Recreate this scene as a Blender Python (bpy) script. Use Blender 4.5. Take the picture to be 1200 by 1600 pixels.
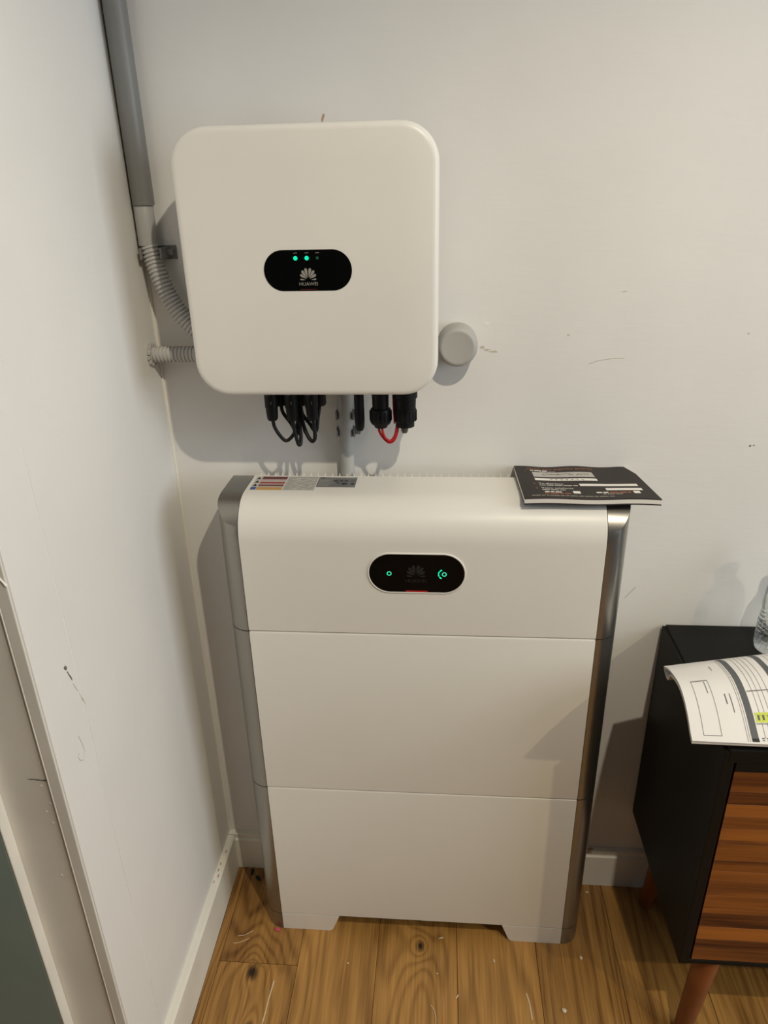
import bpy, bmesh, math, random
from mathutils import Vector, Matrix
random.seed(4)
S = bpy.context.scene
for o in list(bpy.data.objects): bpy.data.objects.remove(o, do_unlink=True)
COL = S.collection

# ------------------------------------------------------------------ camera
YAW, PITCH, ROLL, FPX = -0.0866, 0.4194, -0.0242, 1118.39
fw = Vector((math.sin(YAW)*math.cos(PITCH), math.cos(YAW)*math.cos(PITCH), -math.sin(PITCH)))
rt = Vector((math.cos(YAW), -math.sin(YAW), 0)); up = rt.cross(fw)
rt2 = rt*math.cos(ROLL)+up*math.sin(ROLL); up2 = -rt*math.sin(ROLL)+up*math.cos(ROLL)
cd = bpy.data.cameras.new('camera'); cam = bpy.data.objects.new('camera', cd); COL.objects.link(cam)
cd.sensor_fit = 'VERTICAL'; cd.sensor_height = 36; cd.sensor_width = 27; cd.lens = FPX/1600*36
cd.clip_start = 0.02
M = Matrix.Identity(4)
for i in range(3):
    M[i][0] = rt2[i]; M[i][1] = up2[i]; M[i][2] = -fw[i]
M.translation = (0.0345, -1.1968, 1.4602)
cam.matrix_world = M
S.camera = cam

# ------------------------------------------------------------------ light
S.view_settings.view_transform = 'Standard'; S.view_settings.look = 'None'
S.view_settings.gamma = 1; S.view_settings.use_curve_mapping = False
S.view_settings.exposure = 0.0
w = bpy.data.worlds.new('world'); S.world = w; w.use_nodes = True
bg = w.node_tree.nodes['Background']; bg.inputs[0].default_value = (0.7, 0.85, 1.0, 1); bg.inputs[1].default_value = 0.04
def spot(name, loc, power, col, size=2.5, blend=0.5, rad=0.016):
    l = bpy.data.lights.new(name, 'SPOT'); l.energy = power; l.color = col
    l.spot_size = size; l.spot_blend = blend; l.shadow_soft_size = rad
    o = bpy.data.objects.new(name, l); COL.objects.link(o); o.location = loc   # spots point straight down by default
    return o
WARM = (1.0, 0.86, 0.66)
spot('ceiling_spot', (0.52, -1.28, 2.45), 65, (1, .90, .71))
spot('ceiling_spot', (2.20, -1.85, 2.45), 60, (1, .84, .50), rad=.022)
wl = bpy.data.lights.new('window_daylight', 'AREA'); wl.shape = 'RECTANGLE'; wl.size = 1.3; wl.size_y = 1.3; wl.energy = 31; wl.color = (.86, .93, 1)
wo = bpy.data.objects.new('window_daylight', wl); COL.objects.link(wo); wo.location = (2.5, -1.2, 1.6)
wo.rotation_euler = (Vector((-.4, -.3, 1.2))-Vector((2.5, -1.2, 1.6))).to_track_quat('-Z', 'Y').to_euler()

# ------------------------------------------------------------------ materials
def nmat(name):
    m = bpy.data.materials.new(name); m.use_nodes = True
    return m, m.node_tree.nodes, m.node_tree.links, m.node_tree.nodes['Principled BSDF']
def mat(name, col, rough=0.5, metal=0.0, emit=None, es=0, var=0.04, bump=0.0, bscale=400, coat=0, trans=0, ior=1.45, spec=None):
    m, N, L, b = nmat(name)
    b.inputs['Roughness'].default_value = rough; b.inputs['Metallic'].default_value = metal
    b.inputs['Coat Weight'].default_value = coat; b.inputs['Transmission Weight'].default_value = trans
    b.inputs['IOR'].default_value = ior
    if spec is not None: b.inputs['Specular IOR Level'].default_value = spec
    tc = N.new('ShaderNodeTexCoord'); n = N.new('ShaderNodeTexNoise'); n.inputs['Scale'].default_value = 9; n.inputs['Detail'].default_value = 4
    L.new(tc.outputs['Object'], n.inputs['Vector'])
    r = N.new('ShaderNodeValToRGB'); r.color_ramp.elements[0].position = .3; r.color_ramp.elements[1].position = .7
    r.color_ramp.elements[0].color = (*[c*(1-var) for c in col], 1); r.color_ramp.elements[1].color = (*[min(1, c*(1+var)) for c in col], 1)
    L.new(n.outputs['Fac'], r.inputs[0]); L.new(r.outputs[0], b.inputs['Base Color'])
    if bump:
        n2 = N.new('ShaderNodeTexNoise'); n2.inputs['Scale'].default_value = bscale; n2.inputs['Detail'].default_value = 3
        L.new(tc.outputs['Object'], n2.inputs['Vector'])
        bp = N.new('ShaderNodeBump'); bp.inputs['Strength'].default_value = bump; bp.inputs['Distance'].default_value = .002
        L.new(n2.outputs['Fac'], bp.inputs['Height']); L.new(bp.outputs[0], b.inputs['Normal'])
    if emit: b.inputs['Emission Color'].default_value = (*emit, 1); b.inputs['Emission Strength'].default_value = es
    return m
def math_node(N, L, op, a, b=None, c=None):
    n = N.new('ShaderNodeMath'); n.operation = op
    for i, v in enumerate((a, b, c)):
        if v is None: continue
        if isinstance(v, (int, float)): n.inputs[i].default_value = v
        else: L.new(v, n.inputs[i])
    return n.outputs[0]

def wall_mat(name, col):
    m, N, L, b = nmat(name); b.inputs['Roughness'].default_value = .75
    g = N.new('ShaderNodeNewGeometry')
    n1 = N.new('ShaderNodeTexNoise'); n1.inputs['Scale'].default_value = 3.2; n1.inputs['Detail'].default_value = 6
    L.new(g.outputs['Position'], n1.inputs['Vector'])
    r = N.new('ShaderNodeValToRGB'); r.color_ramp.elements[0].position = .35; r.color_ramp.elements[1].position = .65
    r.color_ramp.elements[0].color = (*[c*.95 for c in col], 1); r.color_ramp.elements[1].color = (*col, 1)
    L.new(n1.outputs['Fac'], r.inputs[0]); L.new(r.outputs[0], b.inputs['Base Color'])
    mp = N.new('ShaderNodeMapping'); mp.inputs['Scale'].default_value = (26, 26, 150)
    L.new(g.outputs['Position'], mp.inputs['Vector'])
    n2 = N.new('ShaderNodeTexNoise'); n2.inputs['Scale'].default_value = 1; n2.inputs['Detail'].default_value = 4
    L.new(mp.outputs[0], n2.inputs['Vector'])
    n3 = N.new('ShaderNodeTexNoise'); n3.inputs['Scale'].default_value = 14; n3.inputs['Detail'].default_value = 3
    L.new(g.outputs['Position'], n3.inputs['Vector'])
    h = math_node(N, L, 'MULTIPLY_ADD', n3.outputs['Fac'], 2.0, n2.outputs['Fac'])
    bp = N.new('ShaderNodeBump'); bp.inputs['Strength'].default_value = .09; bp.inputs['Distance'].default_value = .003
    L.new(h, bp.inputs['Height']); L.new(bp.outputs[0], b.inputs['Normal'])
    return m

def wood_mat(name, dark, light, axis, rough=.45, knots=(), sc=1.0, contrast=1.0, pv=.34):
    """grain runs along `axis` (0 = x, 1 = y); object coordinates + a random shift per piece"""
    m, N, L, b = nmat(name); b.inputs['Roughness'].default_value = rough
    tc = N.new('ShaderNodeTexCoord'); oi = N.new('ShaderNodeObjectInfo'); g = N.new('ShaderNodeNewGeometry')
    sh = N.new('ShaderNodeVectorMath'); sh.operation = 'MULTIPLY_ADD'
    cmb = N.new('ShaderNodeCombineXYZ')
    for i in range(3): L.new(oi.outputs['Random'], cmb.inputs[i])
    L.new(cmb.outputs[0], sh.inputs[0]); sh.inputs[1].default_value = (17, 23, 11); L.new(tc.outputs['Object'], sh.inputs[2])
    def noise(vec, detail):
        mp = N.new('ShaderNodeMapping'); mp.inputs['Scale'].default_value = vec; L.new(sh.outputs[0], mp.inputs['Vector'])
        n = N.new('ShaderNodeTexNoise'); n.inputs['Scale'].default_value = 1; n.inputs['Detail'].default_value = detail
        L.new(mp.outputs[0], n.inputs['Vector']); return n.outputs['Fac']
    def v(al, ac): return (al*sc, ac*sc, ac*sc) if axis == 0 else (ac*sc, al*sc, ac*sc)
    base = noise(v(.8, 7.5), 2)
    fine = noise(v(9, 260), 3)
    tone = noise(v(1.5, 22), 3)
    kd = None
    for (kx, ky, rad) in knots:
        d = N.new('ShaderNodeVectorMath'); d.operation = 'SUBTRACT'; L.new(g.outputs['Position'], d.inputs[0]); d.inputs[1].default_value = (kx, ky, 0)
        q = N.new('ShaderNodeVectorMath'); q.operation = 'MULTIPLY'; L.new(d.outputs[0], q.inputs[0]); q.inputs[1].default_value = (1, .62, 0)
        ln = N.new('ShaderNodeVectorMath'); ln.operation = 'LENGTH'; L.new(q.outputs[0], ln.inputs[0])
        e = math_node(N, L, 'EXPONENT', math_node(N, L, 'MULTIPLY', ln.outputs['Value'], -1/(rad*3.6)))
        base = math_node(N, L, 'MULTIPLY_ADD', e, .55, base)
        mr = N.new('ShaderNodeMapRange'); mr.inputs[1].default_value = rad*.35; mr.inputs[2].default_value = rad*1.1; mr.inputs[3].default_value = 1; mr.inputs[4].default_value = 0
        L.new(math_node(N, L, 'MULTIPLY_ADD', math_node(N, L, 'SUBTRACT', fine, .5), rad*.9, ln.outputs['Value']), mr.inputs[0])
        kd = mr.outputs[0] if kd is None else math_node(N, L, 'MAXIMUM', kd, mr.outputs[0])
    ring = math_node(N, L, 'SINE', math_node(N, L, 'MULTIPLY', base, 78))
    ring = math_node(N, L, 'MULTIPLY_ADD', ring, .5, .5)
    ring = math_node(N, L, 'POWER', ring, 2.2)
    f = math_node(N, L, 'MULTIPLY', ring, -.25*contrast)
    f = math_node(N, L, 'ADD', f, math_node(N, L, 'MULTIPLY_ADD', fine, .75*contrast, .5-.75*contrast/2+.15*contrast))
    f = math_node(N, L, 'ADD', f, math_node(N, L, 'MULTIPLY_ADD', tone, .7, -.35))
    f = math_node(N, L, 'ADD', f, math_node(N, L, 'MULTIPLY_ADD', oi.outputs['Random'], pv, -pv/2))
    r = N.new('ShaderNodeValToRGB'); r.color_ramp.elements[0].position = .1; r.color_ramp.elements[1].position = .95
    r.color_ramp.elements[0].color = (*dark, 1); r.color_ramp.elements[1].color = (*light, 1)
    L.new(f, r.inputs[0]); out = r.outputs[0]
    if kd is not None:
        mx = N.new('ShaderNodeMix'); mx.data_type = 'RGBA'; L.new(kd, mx.inputs['Factor']); L.new(out, mx.inputs['A']); mx.inputs['B'].default_value = (.022, .012, .006, 1)
        out = mx.outputs['Result']
    L.new(out, b.inputs['Base Color'])
    bp = N.new('ShaderNodeBump'); bp.inputs['Strength'].default_value = .12; bp.inputs['Distance'].default_value = .001
    L.new(f, bp.inputs['Height']); L.new(bp.outputs[0], b.inputs['Normal'])
    return m

def thin_plastic(name):
    m, N, L, b = nmat(name); b.inputs['Base Color'].default_value = (.95, .97, .97, 1); b.inputs['Roughness'].default_value = .04
    b.inputs['Transmission Weight'].default_value = 1; b.inputs['IOR'].default_value = 1.35
    t = N.new('ShaderNodeBsdfTransparent'); t.inputs[0].default_value = (.93, .95, .95, 1); x = N.new('ShaderNodeMixShader'); x.inputs[0].default_value = .3
    o = N['Material Output']; L.new(b.outputs[0], x.inputs[1]); L.new(t.outputs[0], x.inputs[2]); L.new(x.outputs[0], o.inputs['Surface'])
    return m
MT = dict(
    wall=wall_mat('wall_paint', (.80, .785, .755)),
    trim=mat('trim_paint', (.80, .77, .69), .45, var=.06),
    jamb=mat('frame_paint', (.80, .765, .70), .55, var=.05, bump=.1, bscale=60),
    teal=mat('teal_paint', (.26, .335, .31), .5),
    ceil=mat('ceiling_paint', (.82, .81, .78), .9),
    sub=mat('subfloor', (.03, .022, .015), .9),
    oak=wood_mat('oak', (.135, .055, .011), (.54, .285, .078), 1, .42, knots=((-.342, -.262, .013), (.002, -.185, .0085), (-.325, -.375, .012))),
    acacia=wood_mat('acacia', (.055, .010, .001), (.42, .135, .020), 0, .45, sc=.75, contrast=.7, pv=.75),
    legwood=mat('leg_wood', (.24, .075, .022), .35, var=.25),
    black=mat('black_lacquer', (.0065, .006, .005), .5, var=.1, bump=.05, bscale=900, spec=.2),
    white=mat('white_enamel', (.79, .765, .715), .36, var=.01, bump=.03, bscale=1800),
    silver=mat('silver_plastic', (.335, .32, .29), .30, .9, var=.02, bump=.04, bscale=1600),
    core=mat('dark_core', (.015, .014, .013), .7),
    chassis=mat('grey_cast_metal', (.30, .30, .30), .5, .5),
    glass=mat('black_glass', (.003, .003, .003), .06, var=.1, spec=.18),
    print_=mat('grey_print', (.30, .28, .25), .5),
    faint=mat('dim_print', (.018, .018, .018), .5),
    led=mat('green_light', (0, .1, .06), .4, emit=(.0, .90, .46), es=1.0),
    ledoff=mat('unlit_light', (.02, .09, .06), .4),
    ledring=mat('green_ring_light', (0, .1, .06), .4, emit=(.03, .85, .45), es=.9),
    red=mat('red_light', (.25, .01, .01), .4, emit=(1, .02, .03), es=.22),
    dimred=mat('dim_red_light', (.10, .012, .008), .4),
    rubber=mat('black_plastic', (.006, .006, .0065), .5, var=.1, spec=.25),
    cable=mat('black_cable', (.008, .008, .0085), .5, spec=.3),
    redcable=mat('red_cable', (.45, .012, .016), .4),
    plug=mat('grey_green_plug', (.10, .11, .09), .5),
    pvc=mat('grey_pvc', (.20, .20, .192), .4),
    pvcl=mat('light_grey_pvc', (.42, .42, .405), .4),
    corr=mat('corrugated_grey', (.50, .495, .48), .45),
    cap=mat('grey_cap', (.40, .39, .365), .45),
    paper=mat('paper', (.82, .79, .76), .6, var=.02, bump=.1, bscale=25),
    ink=mat('ink_grey', (.11, .115, .12), .6), inkd=mat('ink_black', (.025, .025, .025), .6), line=mat('ink_line', (.17, .16, .16), .6),
    hi=mat('highlighter', (.62, .68, .10), .6),
    cover=mat('dark_brochure', (.030, .025, .022), .5, var=.15, bump=.15, bscale=30, spec=.25),
    pages=mat('page_edges', (.76, .73, .68), .7),
    orange=mat('orange_print', (.42, .13, .06), .5), wprint=mat('white_print', (.80, .77, .72), .5), gprint=mat('grey_box_print', (.46, .44, .41), .5), 
    stk_grey=mat('grey_sticker', (.15, .155, .16), .45), stk_white=mat('white_sticker', (.55, .54, .50), .5), stk_txt=mat('sticker_text', (.33, .325, .305), .5),
    stk_red=mat('sticker_red', (.35, .045, .045), .5), stk_dred=mat('sticker_dark_red', (.14, .03, .03), .5), stk_pale=mat('sticker_pale', (.50, .42, .40), .5),
    stk_blue=mat('sticker_blue', (.05, .09, .32), .5), stk_org=mat('sticker_orange', (.55, .32, .09), .5), stk_blk=mat('sticker_black', (.02, .02, .02), .5),
    bottle=thin_plastic('clear_plastic'),
    water=mat('water', (.97, .98, .98), .0, trans=1.0, ior=1.33, var=0),
    bcap=mat('white_bottle_cap', (.75, .76, .78), .4),
    scuff=mat('scuff', (.17, .155, .135), .8), scuffl=mat('light_scuff', (.58, .53, .45), .8), stain=mat('rust_stain', (.50, .31, .22), .8),
    filler=mat('white_filler', (.86, .84, .78), .8, bump=.3, bscale=80),
    pink=mat('pink_fluff', (.60, .09, .16), .9), chip=mat('plaster_crumb', (.72, .62, .45), .9), scrap=mat('black_scrap', (.008, .008, .008), .5),
)

# ------------------------------------------------------------------ helpers
def box(bm, lo, hi, bev=0.0, seg=2):
    r = bmesh.ops.create_cube(bm, size=1)
    vs = r['verts']
    for v in vs: v.co = Vector([lo[i]+(v.co[i]+.5)*(hi[i]-lo[i]) for i in range(3)])
    if bev: bmesh.ops.bevel(bm, geom=list({e for v in vs for e in v.link_edges}), offset=bev, segments=seg, affect='EDGES', profile=.5)
def smoothpath(pts, n=8):
    P = [Vector(p) for p in pts]; P = [P[0]*2-P[1]]+P+[P[-1]*2-P[-2]]; out = []
    for i in range(1, len(P)-2):
        a, b, c, d = P[i-1:i+3]
        for k in range(n):
            t = k/n
            out.append(.5*((2*b)+(c-a)*t+(2*a-5*b+4*c-d)*t*t+(3*b-a-3*c+d)*t**3))
    out.append(P[-2]); return out
def tube(bm, path, rad, seg=14, caps=True):
    P = [Vector(p) for p in path]; n = len(P)
    R = rad if isinstance(rad, (list, tuple)) else [rad]*n
    t0 = (P[1]-P[0]).normalized(); nrm = t0.orthogonal().normalized(); rings = []
    for i in range(n):
        t = (P[min(i+1, n-1)]-P[max(i-1, 0)])
        t = t.normalized() if t.length > 1e-9 else t0
        nrm = (nrm-t*nrm.dot(t)).normalized(); bn = t.cross(nrm)
        rings.append([bm.verts.new(P[i]+(nrm*math.cos(a)+bn*math.sin(a))*R[i]) for a in [2*math.pi*k/seg for k in range(seg)]])
    for a, b in zip(rings, rings[1:]):
        for k in range(seg): bm.faces.new((a[k], a[(k+1) % seg], b[(k+1) % seg], b[k]))
    if caps:
        bm.faces.new(rings[0][::-1]); bm.faces.new(rings[-1])
def lathe(bm, prof, base, axis=(0, 0, 1), seg=32):
    a = Vector(axis).normalized(); P = []; R = []
    x = a.orthogonal().normalized(); y = a.cross(x); b0 = Vector(base); rings = []
    for r, h in prof:
        rings.append([bm.verts.new(b0+a*h+(x*math.cos(2*math.pi*k/seg)+y*math.sin(2*math.pi*k/seg))*max(r, 1e-5)) for k in range(seg)])
    for p, q in zip(rings, rings[1:]):
        for k in range(seg): bm.faces.new((p[k], p[(k+1) % seg], q[(k+1) % seg], q[k]))
    bm.faces.new(rings[0][::-1]); bm.faces.new(rings[-1])
def prism(bm, poly, d, close=True):
    """poly: list of 3-D points, d: extrusion vector"""
    a = [bm.verts.new(Vector(p)) for p in poly]; b = [bm.verts.new(Vector(p)+Vector(d)) for p in poly]
    n = len(a)
    for i in range(n): bm.faces.new((a[i], a[(i+1) % n], b[(i+1) % n], b[i]))
    bm.faces.new(a[::-1]); bm.faces.new(b)
def sheet(bm, rows):
    V = [[bm.verts.new(Vector(p)) for p in r] for r in rows]
    for r, s in zip(V, V[1:]):
        for i in range(len(r)-1): bm.faces.new((r[i], r[i+1], s[i+1], s[i]))
ORG = {}
def obj(name, bm, m, parent=None, origin=None, smooth=None, label=None):
    org = Vector(origin) if origin is not None else (ORG[parent] if parent is not None and parent in ORG else Vector((0, 0, 0)))
    bmesh.ops.recalc_face_normals(bm, faces=bm.faces)
    bmesh.ops.translate(bm, verts=bm.verts, vec=-org)
    me = bpy.data.meshes.new(name); bm.to_mesh(me); bm.free()
    me.materials.append(MT[m] if isinstance(m, str) else m)
    if smooth is not None:
        for p in me.polygons: p.use_smooth = True
        me.set_sharp_from_angle(angle=math.radians(smooth))
    o = bpy.data.objects.new(name, me); COL.objects.link(o)
    if parent is not None:
        o.parent = parent; o.location = org-ORG.get(parent, Vector((0, 0, 0)))
    else: o.location = org
    ORG[o] = org
    if label: o['label'] = label
    return o
def thing(name, label, cat, loc, group=None):
    o = bpy.data.objects.new(name, None); COL.objects.link(o); o.location = loc; o.empty_display_size = .05
    o['label'] = label; o['category'] = cat
    if group: o['group'] = group
    ORG[o] = Vector(loc); return o
def tag(o, label, cat, group=None):
    o['label'] = label; o['category'] = cat
    if group: o['group'] = group
    return o
def struct(o): o['kind'] = 'structure'; return o
def B(): return bmesh.new()
def text_bm(s, size, fn, bm=None):
    """flat lettering; fn maps text (x centred, y from baseline) to a 3-D point"""
    c = bpy.data.curves.new('t', 'FONT'); c.body = s; c.size = size; c.resolution_u = 2
    t = bpy.data.objects.new('t', c); COL.objects.link(t)
    me = t.to_mesh(); bm = bm or B(); off = len(bm.verts)
    vs = [v.co.copy() for v in me.vertices]
    if vs:
        x0 = min(v.x for v in vs); x1 = max(v.x for v in vs)
        V = [bm.verts.new(fn(v.x-(x0+x1)/2, v.y, x1-x0)) for v in vs]
        for p in me.polygons:
            try: bm.faces.new([V[i] for i in p.vertices])
            except ValueError: pass
    t.to_mesh_clear(); bpy.data.objects.remove(t); bpy.data.curves.remove(c)
    return bm
def rounded_rect(cx, cz, hx, hz, r, n=10):
    P = []
    for sx, sz, a0 in ((1, 1, 0), (-1, 1, 90), (-1, -1, 180), (1, -1, 270)):
        for k in range(n+1):
            a = math.radians(a0+90*k/n); P.append((cx+sx*(hx-r)+r*math.cos(a), cz+sz*(hz-r)+r*math.sin(a)))
    return P
def front_poly(bm, P, y0, y1): prism(bm, [(x, y0, z) for x, z in P], (0, y1-y0, 0))
def emblem(bm, cx, cz, R, y):
    """fan of eight petals"""
    for s in (-1, 1):
        for ang, ln, wd in ((12, 1.12, .155), (37, 1.08, .155), (61, .98, .14), (84, .70, .085)):
            a = math.radians(ang)*s; pts = []
            dx, dz = math.sin(a), math.cos(a); px, pz = dz, -dx
            base = Vector((cx+s*R*.04, cz-R*.55))
            if ang == 84: base = Vector((cx+s*R*.22, cz-R*.60))
            prof = ((.16, .02), (.45, .55), (.7, .95), (.85, 1.0), (.95, .75), (1.0, .2))
            L1 = [(base[0]+dx*ln*R*t+px*wd*R*w, y, base[1]+dz*ln*R*1.12*t+pz*wd*R*w) for t, w in prof]
            L2 = [(base[0]+dx*ln*R*t-px*wd*R*w, y, base[1]+dz*ln*R*1.12*t-pz*wd*R*w) for t, w in prof[::-1]]
            prism(bm, L1+L2, (0, -.00025, 0))

# ------------------------------------------------------------------ room
XW = -.4504; CEIL = 2.47; YE = -.53
bm = B(); box(bm, (-.62, 0, -.05), (2.7, .12, CEIL)); wall_back = struct(obj('wall_back', bm, 'wall'))
bm = B(); box(bm, (XW-.012, YE, -.05), (XW, 0, CEIL)); 
box(bm, (XW-.003, YE, -.05), (XW+.0024, -.446, CEIL), .0022, 2)       # thin plaster skim by the arris
wall_left = struct(obj('wall_left', bm, 'wall'))
bm = B(); box(bm, (-1.5, YE+.035, 2.06), (XW-.012, YE+.15, CEIL)); box(bm, (-1.5, YE+.035, -.05), (-1.36, YE+.15, 2.06)); struct(obj('wall_front', bm, 'wall'))
bm = B(); box(bm, (-1.5, -2.9, CEIL), (2.7, .12, CEIL+.08)); struct(obj('ceiling', bm, 'ceil'))
bm = B(); box(bm, (-1.5, -2.9, -.06), (2.7, 0, -.014)); floor = struct(obj('floor', bm, 'sub'))
# planks, one object each
edges = [-1.42, -1.255, -1.09, -.925, -.76, -.595, -.4355, -.4165, -.252, -.088, .0785, .244, .409, .574, .739, .904, 1.069, 1.234, 1.4, 1.6]
joints = {7: (-.242, -1.5), 8: (-1.05,), 9: (-.95, -2.1), 10: (-.62, -1.9), 11: (-1.3,), 12: (-.8, -2.0)}
for i, (a, b) in enumerate(zip(edges, edges[1:])):
    ys = [-.0005]+list(joints.get(i, (-.7-.37*(i % 3),)))+[-2.6]
    for y1, y0 in zip(ys, ys[1:]):
        if i < 6 and y1 > YE: y1 = YE+.03
        bm = B(); g = .0004
        box(bm, (a+g, y0+g, -.0138), (b-g, y1-g, 0-random.uniform(0, .0003)), .0009, 1)
        obj('plank', bm, 'oak', floor, origin=((a+b)/2, (y0+y1)/2, 0))
# baseboards: a board with a ledge
def skirting(name, poly, d): 
    bm = B(); prism(bm, poly, d); o = struct(obj(name, bm, 'trim', smooth=30)); return o
HB = .1036; TB = .015
bb_left = skirting('baseboard_left', [(XW, YE+.0, 0), (XW+TB, YE, 0), (XW+TB, YE, HB-.004), (XW+TB-.004, YE, HB), (XW, YE, HB+.001)], (0, -YE-TB, 0))
bb_back = skirting('baseboard_back', [(XW, 0, 0), (XW, -TB, 0), (XW, -TB, HB-.016), (XW, -TB+.004, HB-.012), (XW, -TB+.0035, HB-.001), (XW, -TB+.005, HB), (XW, 0, HB)], (3.1, 0, 0))
# frame at the end of the wall, and the teal door beside it
bm = B(); box(bm, (XW-.016, YE-.0015, 0), (XW, YE+.05, CEIL), .0015)
box(bm, (XW-.10, YE+.0015, 0), (XW-.016, YE+.05, CEIL))
frame = struct(obj('trim_1', bm, 'jamb'))
bm = B(); tube(bm, [(XW-.0165, YE-.0008, 0), (XW-.0165, YE-.0008, CEIL)], .0013, 6); obj('paint_ridge', bm, 'trim', frame, label='cream paint ridge along the edge of the frame')
bm = B(); box(bm, (-1.35, YE-.016, .006), (-.5425, YE+.03, 2.05), .002); door = struct(obj('door_1', bm, 'teal'))
bm = B(); box(bm, (-.5425, YE-.0165, .006), (-.5395, YE+.0014, 2.05), .0008, 1); obj('door_edge', bm, 'trim', door, label='cream painted door edge')
# little marks on wall and frame (wear with a shape of its own)
def blot(name, m, parent, c, u, v, ru, rv, nrm, n=12, jag=.45):
    c, u, v, nrm = Vector(c), Vector(u).normalized(), Vector(v).normalized(), Vector(nrm)
    bm = B(); pts = []
    for k in range(n):
        a = 2*math.pi*k/n; j = 1-jag*random.random(); pts.append(c+u*ru*math.cos(a)*j+v*rv*math.sin(a)*j)
    prism(bm, pts, nrm*.0004); return obj(name, bm, m, parent)
X, Z, Y = (1, 0, 0), (0, 0, 1), (0, 1, 0); NB, NL = (0, -1, 0), (1, 0, 0)
blot('stain', 'stain', wall_back, (-.146, 0, 1.564), (.3, 0, 1), X, .007, .0022, NB)
for x, z, ru, rv, m in ((.100, 1.224, .005, .003, 'scuffl'), (.108, 1.220, .006, .0022, 'scuffl'), (.118, 1.217, .010, .0022, 'scuffl'), (.238, 1.243, .0022, .002, 'scuffl'), (.556, 1.055, .0022, .0018, 'scuff'), (.562, 1.056, .0016, .0014, 'scuff'), (.085, 1.232, .012, .0012, 'scuffl'), (.32, 1.31, .006, .001, 'scuffl'), (.52, 1.243, .002, .002, 'scuffl')):
    blot('scuff', m, wall_back, (x, 0, z), X, Z, ru, rv, NB)
for pts in ([(.275, 1.196), (.29, 1.2015), (.31, 1.2045), (.33, 1.205)], [(.382, .752), (.391, .765), (.400, .777)]):
    bm = B(); tube(bm, [(x, -.0001, z) for x, z in pts], .0007, 5); obj('scratch', bm, 'scuffl', wall_back)
for (y, z, ru, rv, m) in ((-.467, .907, .006, .0035, 'scuff'), (-.462, .89, .014, .0016, 'scuff'), (-.456, .868, .014, .001, 'scuffl'), (-.446, .84, .016, .0007, 'scuffl')):
    blot('scuff', m, wall_left, (XW+.0024, y, z), (0, .35, -1), Y, ru, rv, NL)
bm = B(); tube(bm, [(XW+.0024, -.487+y, .772+z) for y, z in ((.012, .03), (.016, .012), (.017, 0), (.010, -.010), (.003, -.004), (0, .004), (.004, .008))], .0007, 5); obj('scratch', bm, 'scuffl', wall_left)
for x, y, z, ru, rv in ((-.474, YE+.0015, .775, .012, .0016), (-.488, YE+.0015, .776, .010, .0008)):
    blot('scuff', 'scuff', frame, (x, y, z), X, Z, ru, rv, NB)
for x, z in ((-.474, .735), (-.480, .765), (-.478, .70), (-.483, .72), (-.471, .59), (-.487, .6)):
    blot('paint_chip', 'filler', frame, (x, YE+.0015, z), X, Z, .0022, .0022, NB)
bm = B(); tube(bm, smoothpath([(XW-.045, YE+.001, 1.082), (XW-.022, YE, 1.08), (XW-.012, YE-.0015, 1.082), (XW-.004, YE-.0015, 1.072), (XW-.001, YE-.0015, 1.066)], 4), .0016, 6); obj('filler_bead', bm, 'filler', frame)
for y, z in ((-.094, HB), (-.11, HB), (-.125, HB), (-.06, HB), (-.14, HB)):
    blot('stain', 'stain', bb_left, (XW+.006+random.uniform(-.003, .003), y, z+.0004), X, Y, .0022, .005, (0, 0, 1))
blot('stain', 'stain', bb_back, (.376, -TB+.008, HB), X, Y, .012, .006, (0, 0, 1)); blot('stain', 'stain', bb_back, (.372, -TB+.0035, HB-.005), X, Z, .010, .005, NB)
blot('caulk_lump', 'filler', wall_back, (.105, 0, 1.262), X, Z, .008, .004, NB)
bm = B(); tube(bm, smoothpath([(XW+.0004, -.4455+.0012*math.sin(k*1.7), .12+k*.17) for k in range(14)], 3), .0021, 6); obj('plaster_ridge', bm, 'wall', wall_left, smooth=60)
for pts in ([(-.2935, -.277), (-.2945, -.293), (-.2965, -.312), (-.297, -.336), (-.2985, -.36)], [(-.392, -.186), (-.378, -.183), (-.362, -.172)], [(-.398, -.203), (-.384, -.2), (-.366, -.19)], [(.215, -.27), (.219, -.29), (.221, -.32)]):
    bm = B(); tube(bm, smoothpath([(x, y, -.0002) for x, y in pts], 4), .0011 if pts[0][0] > -.3 else .0006, 5); obj('scratch', bm, 'chip', floor)
# caulk bead in the corner
bm = B(); tube(bm, [(XW+.0005, -.0005, HB), (XW+.0005, -.0005, 1.40)], .0035, 6); obj('caulk_bead', bm, 'trim', wall_back, label='cream caulk bead in the corner')

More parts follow.
